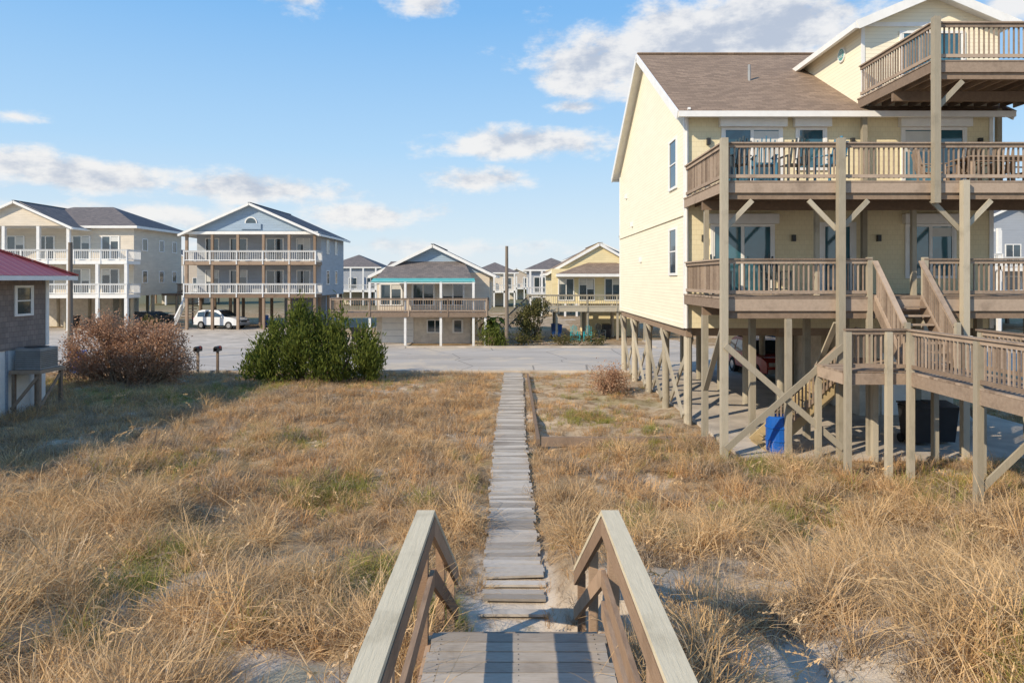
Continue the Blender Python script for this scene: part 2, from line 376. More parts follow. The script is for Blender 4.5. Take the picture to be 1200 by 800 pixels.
for x,s in ((XL,-1),(XR,1)):
    for yy in (-1.2,.6,2.3,4.0,5.66): mb.box(x-.045+s*.03,x+.045+s*.03,yy-.045,yy+.045,.2,2.50,'wood_side_y')
    mb.box(x-.045+s*.03,x+.045+s*.03,8.2,8.29,-.4,.96,'wood_side_y')
    mb.box(x-.045+s*.03,x+.045+s*.03,7.0,7.09,-.3,1.74,'wood_side_y')
mb=T['handrails']
for x,s in ((XL,-1),(XR,1)):
    mb.beam((x+s*.02,-3,2.52),(x+s*.02,2.38,2.52),.15,.04,'wood_cap_y',t=.6); mb.beam((x+s*.02,2.385,2.52),(x+s*.02,5.80,2.52),.15,.04,'wood_cap_y',t=.8)
    for z in((2.42,1.98,1.72) if s>0 else (2.42,1.98)):
        mb.beam((x-s*.04,-3,z),(x-s*.04,5.76,z),.038,.14,'wood_side_y')
    mb.beam((x+s*.02,5.815,2.505),(x+s*.02,8.34,.96),.15,.04,'wood_cap_y')
    mb.beam((x-s*.04,5.78,2.40),(x-s*.04,8.3,.86),.038,.14,'wood_side_y')
    mb.beam((x-s*.04,5.78,1.98),(x-s*.04,8.3,.44),.038,.14,'wood_side_y')
T.done()
# ---------------------------------------------------------------- main beach house
T=Thing('beach_house'); A0,A1,B0,B1=5.3,14.7,20.9,33.5; ZB=3.0;ZE=9.8;ZR=13.45
W=T['walls']; BM=(B0+B1)/2
W.face([(A0,B0,ZB),(A1,B0,ZB),(A1,B0,ZE),(A0,B0,ZE)],'shingle_cream')
for x in (A0,A1): W.face([(x,B0,ZB),(x,B1,ZB),(x,B1,ZE),(x,BM,ZR-.05),(x,B0,ZE)],'siding_cream')
W.face([(A0,B1,ZB),(A1,B1,ZB),(A1,B1,ZE),(A0,B1,ZE)],'siding_cream')
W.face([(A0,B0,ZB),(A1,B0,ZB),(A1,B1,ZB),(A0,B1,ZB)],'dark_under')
tr=T['trim']
tr.box(A0-.03,A0+.10,B0-.03,B0-.002,ZB,ZE-.1,'white_trim'); tr.box(A0-.03,A0-.002,B0-.001,B0+.1,ZB,ZE-.1,'white_trim')
tr.box(A1-.10,A1+.03,B0-.03,B0-.002,ZB,ZE-.1,'white_trim')
tr.box(A0-.03,A0-.002,B1-.12,B1,ZB,ZE-.1,'white_trim')
tr.box(A0-.05,A0-.003,B0+.11,B1-.13,6.45,6.56,'siding_cream'); tr.box(A0-.04,A0-.003,B0+.11,B1-.13,ZB-.02,ZB+.14,'siding_cream')
tr.box(A0+.11,A1-.11,B0-.035,B0-.003,9.45,9.62,'white_trim')
tr.cyl((A0+.02,B0-.09,9.5),(A0+.02,B0-.09,3.0),.045,'gutter_white',8); tr.beam((A0+.02,B0-.09,9.5),(A0+.02,B0-.42,9.62),.08,.07,'gutter_white')
for z,y in((8.3,31.5),(5.3,28.0),(6.9,30.0)): tr.box(A0-.09,A0-.003,y-.1,y+.1,z-.1,z+.1,'white_trim')
gable_x(T,A0,A1,B0,B1,ZE,ZR,ov=.45,ovx=.32)
T['roof_vents'].cyl((8.2,23.6,11.3),(8.2,23.6,11.9),.05,'metal_gray',8)
D0,D1=10.7,14.9; DE=12.25; DA=13.15; DM=12.8
W.face([(D0,B0-.003,ZE-.2),(A1+.2,B0-.003,ZE-.2),(A1+.2,B0-.003,DE),(DM,B0-.003,DA),(D0,B0-.003,DE)],'siding_cream')
W.face([(D0,B0-.003,9.6),(D0,26.5,9.6),(D0,26.5,DE),(D0,B0-.003,DE)],'siding_cream')
W.face([(D1,B0-.003,9.6),(D1,26.5,9.6),(D1,26.5,DE),(D1,B0-.003,DE)],'siding_cream')
R=T['roof']; sl=(DA-DE)/(DM-D0); z_=DE-.3*sl
R.slab([(D0-.3,B0-.4,z_+.12),(DM,B0-.4,DA+.12),(DM,27.0,DA+.12),(D0-.3,27.0,z_+.12)],.12,'roof_brown_y','white_trim')
R.slab([(DM,B0-.4,DA+.12),(D1+.3,B0-.4,z_+.12),(D1+.3,27.0,z_+.12),(DM,27.0,DA+.12)],.12,'roof_brown_y','white_trim')
F=T['fascia']
F.beam((D0-.34,B0-.43,z_),(DM,B0-.43,DA),.05,.26,'white_trim');F.beam((DM,B0-.43,DA),(D1+.34,B0-.43,z_),.05,.26,'white_trim')
F.box(D0-.42,D0-.30,B0-.44,25.2,z_-.1,z_+.08,'white_trim')
tr.box(D0-.02,D0+.09,B0-.03,B0-.006,9.9,DE-.05,'white_trim'); tr.box(D0+.1,D1,B0-.03,B0-.006,DE-.03,DE+.1,'white_trim')
tr.cyl((D0-.05,22.1,11.75),(D0-.004,22.1,11.75),.24,'white_trim',20); tr.cyl((D0-.06,22.1,11.75),(D0-.051,22.1,11.75),.18,'teal_metal',20)
for i in range(5): tr.box(D0-.07,D0-.062,21.97,22.23,11.65+i*.05,11.665+i*.05,'white_trim')
window(T,'y',(12.85,B0-.003),1.85,10.05,12.0,2,header=False,blind=.4)
window(T,'y',(7.34,B0),1.72,7.02,9.05,2,header=True,blind=.3)
window(T,'y',(9.15,B0),.80,7.9,9.05,1,header=True)
window(T,'y',(12.9,B0),1.85,7.02,9.05,2,header=True,blind=.3)
window(T,'y',(7.05,B0),1.8,4.12,6.1,2,header=True,blind=.3)
window(T,'y',(9.95,B0),.86,4.12,6.1,1,fw=.14); T['window_trim'].box(9.95-.04,9.95+.04,B0-.06,B0-.03,4.13,6.09,'white_trim')
window(T,'y',(12.8,B0),1.4,4.6,6.1,2,header=True,blind=.5)
window(T,'x-',(A0,22.4),.95,7.5,9.0,1,g='glass_dark',rows=2); window(T,'x-',(A0,22.4),.95,4.7,6.1,1,g='glass_dark',rows=2)
for x,z in ((5.85,5.75),(8.6,5.75),(11.2,5.75),(6.0,8.7),(10.4,8.7),(14.3,8.7)):
    tr.box(x-.05,x+.05,B0-.12,B0-.004,z-.1,z+.1,'lamp_dark')
P=T['pilings']
for x in (5.45,8.3,11.1,14.5):
    for y in (21.15,24.2,27.2,30.3,33.2): P.cyl((x,y,-.3),(x,y,2.72),.13,'wood_post',12)
    P.box(x-.09,x+.09,21.0,33.4,2.72,2.985,'wood_dark')
for y0,y1 in((24.2,21.15),(27.2,24.2),(30.3,27.2),(33.2,30.3)):
    P.beam((5.29,y0+.1,2.7),(5.29,y1,.25),.05,.2,'wood_post'); P.beam((5.62,y1+.1,2.7),(5.62,y0,.25),.05,.2,'wood_post')
    P.beam((14.33,y0+.1,2.7),(14.33,y1,.25),.05,.2,'wood_post')
for y in np.arange(21.3,33.4,.6): P.box(5.5,14.6,y-.025,y+.025,2.74,2.97,'wood_dark')
S=T['storage_room']; S.box(11.3,14.35,22.2,29,.07,2.7,'stucco_beige'); S.box(12,12.9,22.14,22.197,.1,2.1,'white_trim'); S.box(13.3,14.1,22.14,22.197,1.0,1.9,'white_trim')
T.done()
# decks
T=Thing('deck'); F0=17.2
def deck(z,x0,x1,y0,y1,gap=None,rim=.42):
    pl=T['deck_boards']; y=y0-.05
    while y<y1-.07:
        pl.box(x0-.06,x1,y,y+.135,z-.04,z+random.uniform(-.003,.003),'wood_deck'); y+=.143
    fr=T['frame']
    fr.box(x0-.04,x1,y0-.04,y0+.005,z-.04-rim*.62,z-.045,'wood_deck'); fr.box(x0,x1,y0+.02,y0+.11,z-.04-rim,z-.05-rim*.3,'wood_dark')
    fr.box(x0-.04,x0+.005,y0+.01,y1-.01,z-.3,z-.045,'wood_deck')
    fr.box(x0,x1,(y0+y1)/2-.05,(y0+y1)/2+.05,z-.55,z-.285,'wood_dark')
    for a in np.arange(x0+.3,x1,.4): fr.box(a-.02,a+.02,y0+.12,y1-.02,z-.28,z-.045,'wood_dark')
deck(6.97,5.3,17,F0,20.88); deck(4.05,5.3,17,F0,20.88,rim=.5); deck(10.0,10.6,17,F0,20.85)
R=T['railings']
for z,x0 in((6.97,5.3),(10.0,10.6)):
    R.rail((x0,F0,z),(17,F0,z),'wood_deck'); R.rail((x0,20.75,z),(x0,F0+.05,z),'wood_deck')
R.rail((5.3,F0,4.05),(9.05,F0,4.05),'wood_deck');R.rail((10.35,F0,4.05),(17,F0,4.05),'wood_deck');R.rail((5.3,20.75,4.05),(5.3,F0+.05,4.05),'wood_deck')
P=T['posts']
def post(x,y,z0,z1,w=.15): P.box(x-w/2,x+w/2,y-w/2,y+w/2,z0,z1,'wood_post')
for x in (5.30,8.22): post(x,F0-.13,-.4,8.02,.17)
post(10.6,F0-.13,6.4,11.05,.16); post(11.32,F0-.13,-.3,6.97,.16); post(14.4,F0-.13,-.3,8.02,.16); post(14.5,F0-.13,9.2,11.05,.15)
post(10.62,20.6,4,9.6,.14); post(14.6,20.5,7,9.6,.14)
for x in(5.38,6.7,8.22,9.3,11.3,13,14.4): post(x,19.05,-.3,3.5,.16)
for x in(5.42,8.5,11.2,14.4): post(x,19.05,4.05,6.42,.12)
post(6.95,F0-.02,-.3,3.5,.14);post(9.0,F0+.0,-.3,5.05,.12); post(10.4,F0+.0,2.4,5.05,.12)
B=T['braces']
B.beam((5.3,F0-.245,2.85),(8.22,F0-.245,.3),.045,.15,'wood_post',up=(0,0,1)); B.beam((8.22,F0-.30,2.85),(5.3,F0-.30,.3),.045,.15,'wood_post')
for x,z,ss in((5.3,6.5,(1,)),(8.22,6.5,(-1,1)),(11.32,6.5,(-1,1)),(14.4,6.5,(-1,1)),(10.6,9.5,(1,))):
    for s in ss: B.beam((x+s*.05,F0-.0,z-.75),(x+s*.75,F0-.0,z-.02),.05,.12,'wood_post')
for x in(5.38,8.22): B.beam((x,19.0,1.4),(x,17.3,3.4),.05,.14,'wood_post',up=(1,0,0))
S=T['stairs']
n=8
for i in range(n):
    z=4.03-(4.03-2.38)*(i+1)/n; y=F0-.12-.17*i
    S.box(9.17,10.23,y-.22,y,z-.04,z,'wood_deck')
for x in(9.13,10.27):
    S.beam((x,F0-.02,3.9),(x,15.85,2.4),.045,.28,'wood_deck')
R.rail((9.12,F0-.05,3.95),(9.12,15.8,2.4),'wood_deck',h=1.0);R.rail((10.28,F0-.05,3.95),(10.28,15.8,2.4),'wood_deck',h=1.0)
post(9.12,15.75,2.4,3.5,.1);post(10.28,15.75,2.4,3.5,.1)
pl=T['deck_boards']
y=15.6
while y<17.0: pl.box(7.55,10.6,y,y+.135,2.36,2.4,'wood_deck'); y+=.143
y=3.0
while y<15.45: pl.box(9.0,10.6,y,y+.135,2.36,2.4,'wood_deck'); y+=.143
fr=T['frame']
fr.box(7.55,9.05,15.54,15.58,2.1,2.355,'wood_deck'); fr.box(9.0,9.045,3,15.53,2.08,2.355,'wood_deck'); fr.box(10.56,10.6,3,15.6,2.08,2.355,'wood_deck')
for x in (9.3,9.8,10.2): fr.box(x-.02,x+.02,3,15.5,2.12,2.35,'wood_dark')
fr.box(7.55,7.59,15.6,17,2.1,2.355,'wood_deck')
R.rail((7.58,15.56,2.4),(9.02,15.56,2.4),'wood_deck'); R.rail((9.02,15.5,2.4),(9.02,3,2.4),'wood_deck'); R.rail((10.58,15.5,2.4),(10.58,3,2.4),'wood_deck')
for x,y in((7.62,15.5),(8.55,15.5),(9.02,15.45),(9.02,13.2),(9.02,10.9),(9.02,8.6),(9.02,6.3),(10.6,15.4),(10.6,13.2),(10.6,10.9),(10.6,8.6),(10.6,6.3)):
    post(x,y,-.5,3.3 ,.13)
for x in (7.6,9.0,10.5): post(x,16.95,-.3,2.36,.13)
B.beam((9.02,13.2,.4),(10.6,13.1,2.0),.05,.13,'wood_post')
for i in range(11):
    z=2.3-.2*(i+1); x=8.9-.21*i; S.box(x-.26,x,17.7,18.7,z-.04,z,'wood_new')
for y in(17.66,18.74): S.beam((8.95,y,2.2),(6.6,y,.05),.045,.28,'wood_new')
R.rail((8.9,17.62,2.35),(6.7,17.62,.2),'wood_deck',h=.9); post(6.7,17.6,0,1.1,.1)
pl.box(8.9,10.0,17.05,18.8,2.3,2.34,'wood_deck'); post(9.9,18.7,-.2,2.3,.13)
T.done()
# ---------------------------------------------------------------- furniture / bins
def chair(x,y,z,rot,mat,name='patio_chair',high=False):
    T=Thing(name,(x,y,z)); s=T['seat']; b_=T['backrest'];L=T['legs']
    sz=.62 if high else .42
    for i in range(5): s.box(-.25,.25,-.25+i*.1,-.17+i*.1,sz,sz+.025,mat)
    for i in range(5):
        xx=-.22+i*.11; hh=.62+.06*(2-abs(i-2)); b_.beam((xx,.25,sz),(xx,.40,sz+hh),.085,.02,mat,up=(1,0,0))
    for xx in(-.27,.27):
        L.beam((xx,-.25,0),(xx,-.25,sz+.22),.05,.05,mat);L.beam((xx,.25,0),(xx,.25,sz+.22),.05,.05,mat);L.beam((xx,-.32,sz+.24),(xx,.32,sz+.24),.09,.025,mat)
    L.beam((-.27,-.25,.15),(.27,-.25,.15),.04,.04,mat); L.beam((-.27,.25,.15),(.27,.25,.15),.04,.04,mat)
    T.done(rot)
for x,r,mt in((6.1,.3,'chair_dark'),(6.9,-.2,'chair_blue'),(7.7,.1,'chair_dark'),(8.7,.4,'chair_blue')): chair(x,18.7,6.98,math.pi+r,mt,high=True)
for x,r in((11.6,1.3),(14.2,-1.4),(12.5,3.1),(13.4,3.0)): chair(x,18.9,6.98,r,'wood_deck')
for x in (5.9,7.6): chair(x,19.6,4.06,.2,'chair_dark')
T=Thing('patio_table',(12.9,18.3,6.98))
for i in range(6): T['top'].box(-.9,.9,-.42+i*.14,-.29+i*.14,.72,.76,'wood_deck')
for x in(-.75,.75):
    for y in(-.3,.3): T['legs'].box(x-.04,x+.04,y-.04,y+.04,0,.72,'wood_deck')
T['apron'].box(-.8,.8,-.34,-.3,.62,.715,'wood_deck'); T.done()
def lathe(mb,prof,mat,n=20):
    for (r0,z0),(r1,z1) in zip(prof[:-1],prof[1:]):
        for i in range(n):
            a=2*math.pi*i/n;b_=2*math.pi*(i+1)/n
            mb.face([(r0*math.cos(a),r0*math.sin(a),z0),(r0*math.cos(b_),r0*math.sin(b_),z0),(r1*math.cos(b_),r1*math.sin(b_),z1),(r1*math.cos(a),r1*math.sin(a),z1)],mat,.5)
mb=MB(); lathe(mb,[(0,0),(.27,0),(.30,.03),(.31,.3),(.33,.31),(.33,.34),(.31,.35),(.31,.62),(.33,.63),(.33,.66),(.31,.67),(.30,.9),(.27,.93),(.25,.9),(0,.9)],'barrel_blue')
o=mb.build('blue_barrel'); o.location=(6.85,17.55,.07)
def bin_(x,y,rot,mat,name='trash_bin',z=.07):
    T=Thing(name,(x,y,z)); b_=T['body']
    v=[(-.25,-.27,.08),(.25,-.27,.08),(.25,.27,.08),(-.25,.27,.08),(-.31,-.36,1.0),(.31,-.36,1.0),(.31,.33,1.0),(-.31,.33,1.0)]
    b_.solid(v,[(0,3,2,1),(4,5,6,7),(0,1,5,4),(1,2,6,5),(2,3,7,6),(3,0,4,7)],mat)
    T['lid'].slab([(-.33,-.39,1.03),(.33,-.39,1.03),(.33,.36,1.10),(-.33,.36,1.10)],.04,mat); T['handle'].cyl((-.25,.41,1.0),(.25,.41,1.0),.02,mat)
    for x in(-.28,.28): T['wheels'].cyl((x-.03,.25,.12),(x+.03,.25,.12),.12,'tire',14)
    T.done(rot)
bin_(10.9,18.4,.1,'bin_black'); bin_(11.6,18.5,-.1,'bin_black'); bin_(-20.6,33.0-.6,.3,'barrel_blue',z=0)
bin_(-20,62,.2,'car_dark',z=.04); bin_(-23.2,64,.5,'barrel_blue',z=.04); bin_(-40,62.5,.2,'bin_black',z=.04); bin_(7.2,52,.1,'bin_black',z=0); bin_(3.4,52.2,.4,'barrel_blue',z=0); bin_(-11.2,49,.1,'bin_black',z=.04)
for x,y,r in((-21.5,63.3,.5),(-38.4,62,.2),(6.6,50.9,.4)): chair(x,y,.04,r,'chair_dark','lawn_chair')
# ---------------------------------------------------------------- cars
def car(x,y,z,rot,mat,suv=True):
    T=Thing('parked_car',(x,y,z)); L=4.7;Wd=.92;H=1.68 if suv else 1.45
    prof=[(-2.3,.42),(-2.34,.75),(-2.28,1.0),(-2.15,1.06 if suv else .98),(-1.85,H-.12),(-1.5,H),(0.0,H),(.3,H-.05),(1.0,1.10),(1.9,1.0),(2.25,.86),(2.34,.6),(2.3,.38)]
    belt=1.02
    def hw(zz,xx):
        w=Wd
        if zz>belt: w-= (zz-belt)*.28
        w-=max(0,abs(xx)-1.8)*.18
        return w
    b_=T['body']; n=len(prof)
    for i in range(n-1):
        (a,za),(c,zc)=prof[i],prof[i+1]
        wa,wc=hw(za,a),hw(zc,c)
        glass=(i==3) or (i==7)
        b_.face([(a,-wa,za),(c,-wc,zc),(c,wc,zc),(a,wa,za)],'glass_dark' if glass else mat,.5)
    zb=.36
    def topz(xx):
        best=0
        for (a,za),(c,zc) in zip(prof[:-1],prof[1:]):
            if a<=xx<=c and c>a: best=max(best,za+(zc-za)*(xx-a)/(c-a))
        return best or .9
    xsn=[-2.3,-2.15,-1.85,-1.5,-1.4,-1.0,-.6,0.0,.3,.7,1.0,1.4,1.9,2.25,2.3]
    for s in(-1,1):
        for a,c in zip(xsn[:-1],xsn[1:]):
            ta,tc=topz(a),topz(c)
            ba,bc=min(belt,ta),min(belt,tc)
            b_.face([(a,s*hw(.5,a),zb),(c,s*hw(.5,c),zb),(c,s*hw(bc,c),bc),(a,s*hw(ba,a),ba)],mat,.5)
            if ta>belt or tc>belt:
                b_.face([(a,s*hw(ba,a),ba),(c,s*hw(bc,c),bc),(c,s*hw(tc,c),tc),(a,s*hw(ta,a),ta)],mat,.5)
        g=T['side_windows']
        for a,c in((-1.85,-1.15),(-1.07,-.2),(-.12,.75)):
            def pt(xx,zz): zz=min(zz,topz(xx)-.09); return (xx,s*(hw(zz,xx)+.012),max(zz,belt+.05))
            g.face([pt(a,belt+.05),pt(c,belt+.05),pt(c,H-.12),pt(a,H-.12)],'glass_dark',.3)
        w=T['wheels']
        for xx in(-1.42,1.42):
            w.cyl((xx,s*(Wd-.2),.34),(xx,s*(Wd+.015),.34),.36,'tire',20); w.cyl((xx,s*(Wd+.016),.34),(xx,s*(Wd+.025),.34),.2,'chrome',12)
        T['lights'].box(2.22,2.34,s*.6-.15,s*.6+.15,.68,.84,'chrome'); T['lights'].box(-2.36,-2.28,s*.68-.12,s*.68+.12,.78,1.0,'lamp_red')
    b_.face([(-2.3,-.88,.36),(2.3,-.88,.36),(2.3,.88,.36),(-2.3,.88,.36)],'tire')
    T['bumpers'].box(2.28,2.40,-.78,.78,.36,.55,'metal_gray'); T['bumpers'].box(-2.40,-2.28,-.78,.78,.40,.58,'metal_gray'); T['bumpers'].box(2.335,2.36,-.4,.4,.6,.78,'lamp_dark')
    T['mirrors'].box(.7,.85,-1.08,-.93,1.05,1.18,mat);T['mirrors'].box(.7,.85,.93,1.08,1.05,1.18,mat)
    T.done(rot)
car(-26.3,61.8,.04,-.25,'car_white'); car(11.6,31.5,.08,-math.pi/2+.05,'car_red'); car(13.5,36.2,.03,.02,'car_dark')
car(-34.0,64.5,.04,1.4,'car_dark',False)
# ---------------------------------------------------------------- distant houses
def deckrow(T,x0,x1,y0,y1,z,rail='white_rail',frame='wood_dark',side=None,h=.95):
    T['decks'].box(x0,x1,y0,y1,z-.3,z,frame); T['railings'].rail((x0,y0,z),(x1,y0,z),rail,h=h,sp=.16,pw=.05,posts=2.4)
    if side and 'r' in side: T['railings'].rail((x1,y1,z),(x1,y0,z),rail,h=h,sp=.16,pw=.05)
    if side and 'l' in side: T['railings'].rail((x0,y0,z),(x0,y1,z),rail,h=h,sp=.16,pw=.05)
T=Thing('stilt_house'); x0,x1,y0,y1=-28.7,-17.4,62.2,70.5
W=T['walls']; W.box(x0,x1,y0,y1,3.0,8.75,'siding_grayblue'); W.face([(x0,60.3,8.7),(x1,60.3,8.7),((x0+x1)/2,60.3,11.1)],'siding_blue'); W.box(x0,x1,60.3,y0-.01,8.5,8.74,'white_trim')
gable_y(T,x0,x1,60.3,y1,8.7,11.2,.5,'roof_slate')
T['fascia'].box(x0-.3,x1+.3,60.12,60.2,8.45,8.7,'white_trim')
m_=(x0+x1)/2; w=T['windows']
w.cyl((m_,60.28,9.45),(m_,60.24,9.45),.55,'white_trim',20); w.box(m_-.9,m_+.9,60.19,60.235,8.9,9.42,'siding_blue'); w.cyl((m_,60.239,9.45),(m_,60.225,9.45),.45,'glass_dark',20)
for z in(3.15,6.05):
    deckrow(T,x0-.2,x1+.1,60.1,62.19,z,side='rl')
    for x in(-27.3,-24.9,-21.6,-19.0): window(T,'y',(x,y0),1.5 if x in(-24.9,-21.6) else 1.1,z+.1,z+2.1,2,g='glass_dark',rows=1,blind=.4)
    for y in(64.5,67.5): window(T,'x+',(x1,y),.9,z+.9,z+2.1,1,g='glass_dark')
for x in np.linspace(x0,x1,6): T['posts'].box(x-.11,x+.11,60.15,60.37,0,8.5,'wood_dark')
for x in np.linspace(x0+.2,x1-.2,5):
    for y in(62.5,65.5,70.2): T['posts'].cyl((x,y,0),(x,y,3),.15,'wood_dark',8)
T['storage'].box(-22,-18,66,70,0,3,'siding_gray')
for i in range(12): T['stairs'].box(-29.9,-28.95,60.5+.27*i,60.8+.27*i,.25*i,.25*i+.06,'wood_dark')
T['stairs'].rail((-29.9,60.5,.1),(-29.9,63.6,3.1),'white_rail',sp=.2)
T.done()
T=Thing('stilt_house'); x0,x1,y0,y1=-46.5,-33.9,61.2,70
W=T['walls']; W.box(x0,x1,y0,y1,3.0,9.2,'siding_beige')
hip(T,x0,x1,y0,y1,9.25,11.4,.6)
W.face([(-47.5,59.0,9.1),(-38.2,59.0,9.1),(-42.85,59.0,11.3)],'siding_beige'); gable_y(T,-47.5,-38.2,59.0,66,9.15,11.25,.4,'roof_slate_x')
deckrow(T,-47,-33.3,59,61.19,6.1,'white_rail','white_trim','r'); deckrow(T,-43,-33.3,59,61.19,3.15,'white_rail','white_trim','r')
for x in(-47.2,-44,-41,-38.4,-35.9,-33.4): T['posts'].box(x-.13,x+.13,59.02,59.28,0,9.1 if x<-38 else 6,'white_rail')
for z in(3.2,6.15):
    for x in(-44.5,-41.8,-38.6,-36.0): window(T,'y',(x,y0-.006),1.5,z+.1,z+2.15,2,g='glass_dark',blind=.4)
    for y in(63,66,68.5): window(T,'x+',(x1,y),.8,z+1.0,z+2.0,1,g='glass_dark')
for x in np.linspace(x0+.3,x1-.3,5):
    for y in(61.5,65,69.7): T['posts'].cyl((x,y,0),(x,y,3),.16,'wood_post',8)
T['storage'].box(-45,-38,65,69.5,0,3,'stucco_beige')
T['balcony'].box(-33.88,-32.4,66,69.5,2.9,3.1,'wood_dark'); T['balcony'].rail((-32.4,69.5,3.1),(-32.4,66,3.1),'wood_dark'); T['balcony'].box(-32.5,-32.38,66,66.12,0,3,'wood_dark'); T['balcony'].box(-32.5,-32.38,69.3,69.42,0,3,'wood_dark')
T.done()
T=Thing('stilt_cottage'); x0,x1,y0,y1=-9.6,-1.6,48.5,58
W=T['walls']; W.box(x0,x1,y0,y1,2.3,5.0,'siding_beige'); W.face([(x0,y0-.01,4.95),(x1,y0-.01,4.95),((x0+x1)/2,y0-.01,6.85)],'siding_blue')
gable_y(T,x0,x1,y0,y1,5.0,6.95,.45,'roof_slate')
R=T['porch_roof']; R.slab([(-9.5,46.6,4.35),(-2.6,46.6,4.35),(-3.4,48.48,5.75),(-8.6,48.48,5.75)],.1,'roof_slate_x','white_trim'); R.box(-9.6,-2.5,46.4,46.6,4.2,4.36,'white_trim'); R.slab([(-9.6,46.35,4.32),(-2.5,46.35,4.32),(-2.58,46.75,4.56),(-9.5,46.75,4.56)],.04,'teal_metal')
deckrow(T,-12.2,-1.7,45.9,48.49,2.25,'wood_deck','wood_deck','rl')
for x in(-12.1,-9.6,-7.2,-4.8,-2.6,-1.8): T['posts'].box(x-.08,x+.08,46,46.16,0,4.3 if -10<x<-2 else 3.1,'white_rail' if x>-10 else 'wood_post')
for x in(-8.6,-6.3,-4.2): window(T,'y',(x,y0),1.5,2.7,4.1,2,g='glass_dark',blind=.5)
window(T,'x+',(x1,51),.9,3.2,4.2,1,g='glass_dark')
G=T['garage']; G.box(x0+.1,-2.9,y0-.6,y1,0,2.0,'stucco_beige'); G.box(-9.1,-6.9,y0-.66,y0-.604,.05,1.9,'garage_white')
for z in(.5,.95,1.4): G.box(-9.05,-6.95,y0-.67,y0-.662,z,z+.02,'metal_gray')
window(T,'y',(-5.4,y0-.6),1.0,.8,1.6,2,g='glass_dark'); window(T,'y',(-3.8,y0-.6),.6,.8,1.6,1,g='glass_dark')
for i in range(14): G.box(-2.85+.09*i,-2.8+.09*i,47.6,47.64,.05,2.0,'wood_new')
T.done()
T=Thing('yellow_cottage'); x0,x1,y0,y1=3.1,9.6,53,63
W=T['walls']; W.box(x0,x1,y0,y1,2.6,5.3,'siding_yellow'); W.face([(x0,y0+.8,5.2),(x1+1,y0+.8,5.2),(6.9,y0+.8,7.4)],'siding_yellow')
gable_y(T,x0,x1+1.1,y0+1,y1,5.2,7.35,.4,'roof_brown_y')
hip(T,3.6,x1+1,y0-1.6,y0+5,4.9,6.1,.2,'roof_brown','white_trim','roof_brown_y')
deckrow(T,1.2,9.9,50.3,52.99,2.4,'wood_post','wood_post','rl')
for x in(1.3,3.3,5.6,7.8,9.8): T['posts'].box(x-.08,x+.08,50.4,50.56,0,2.3,'wood_post'); T['posts'].cyl((x,53.2,0),(x,53.2,2.6),.14,'wood_post',8)
for x in(4.2,5.8,7.8): window(T,'y',(x,y0),1.1,2.9,4.5,2,g='glass_dark',blind=.4)
T['storage'].box(6,9.4,54,60,0,2.6,'siding_yellow')
for i in range(9): T['stairs'].box(1.25-.26*i-.3,1.25-.26*i,50.5,51.5,2.2-.25*i,2.26-.25*i,'wood_deck')
T['stairs'].rail((1.2,50.5,2.35),(-1.1,50.5,.1),'wood_deck')
T['chimney'].cyl((8.9,56,6.2),(8.9,56,7.9),.06,'metal_gray'); T['chimney'].cyl((8.9,56,7.9),(8.9,56,8.1),.14,'metal_gray')
T.done()
for x,r in((4.6,.2),(5.5,-.2)): chair(x,49.6,.0,r,'chair_teal','lawn_chair')
def far(x,y,w,d,h,wall,roof,name='distant_house',ax='y',base=2.6):
    T=Thing(name); W=T['walls']; a,b_=x-w/2,x+w/2; W.box(a,b_,y,y+d,base,h,wall)
    if ax=='y':
        W.face([(a,y-.01,h-.05),(b_,y-.01,h-.05),(x,y-.01,h+w*.22)],wall); gable_y(T,a,b_,y,y+d,h,h+w*.23,.4,roof)
    else: hip(T,a,b_,y,y+d,h,h+min(w,d)*.25,.5,'roof_slate_x','white_trim','roof_slate')
    for px in np.linspace(a+.2,b_-.2,5): T['posts'].box(px-.12,px+.12,y-1.8,y-1.56,0,h-.2,'white_rail'); T['posts'].box(px-.12,px+.12,y+d*.6,y+d*.6+.3,0,base,'wood_dark')
    z=base
    while z+2.4<=h+.2:
        deckrow(T,a,b_,y-1.8,y-.01,z,'white_rail','white_trim')
        for px in np.linspace(a+1.4,b_-1.4,max(2,int(w/3))): window(T,'y',(px,y),1.3,z+.3,z+2.1,2,g='glass_dark',header=None)
        for py in (y+d*.3,y+d*.7):
            window(T,'x+',(b_,py),.9,z+.9,z+2.0,1,g='glass_dark',header=None); window(T,'x-',(a,py),.9,z+.9,z+2.0,1,g='glass_dark',header=None)
        z+=2.9
    T['storage'].box(a+w*.2,b_-w*.3,y+d*.4,y+d,0,base,'stucco_beige'); T.done()
far(-27.5,118,9,10,6.6,'siding_gray','roof_slate',ax='x'); far(-38,135,8,10,5.5,'siding_tan','roof_brown_y')
far(-2.9,112,7,10,5.6,'siding_beige','roof_slate',ax='x'); far(-60,120,12,10,7,'siding_tan','roof_slate')
far(5.0,84,6,10,5.7,'siding_gray','roof_slate',ax='x'); far(12.5,95,9,12,7.5,'siding_blue','roof_slate'); far(45.5,62,10,12,9,'siding_gray','roof_slate')
far(-62,72,13,10,8.4,'siding_gray','roof_slate'); far(22,52,10,10,8.4,'siding_tan','roof_brown_y'); far(33,54,9,10,8.6,'siding_yellow','roof_brown_y'); far(-80,90,13,10,8.4,'siding_tan','roof_slate')
far(1,150,7,9,5.3,'siding_tan','roof_slate'); far(-14,160,9,9,5.8,'siding_gray','roof_slate',ax='x')
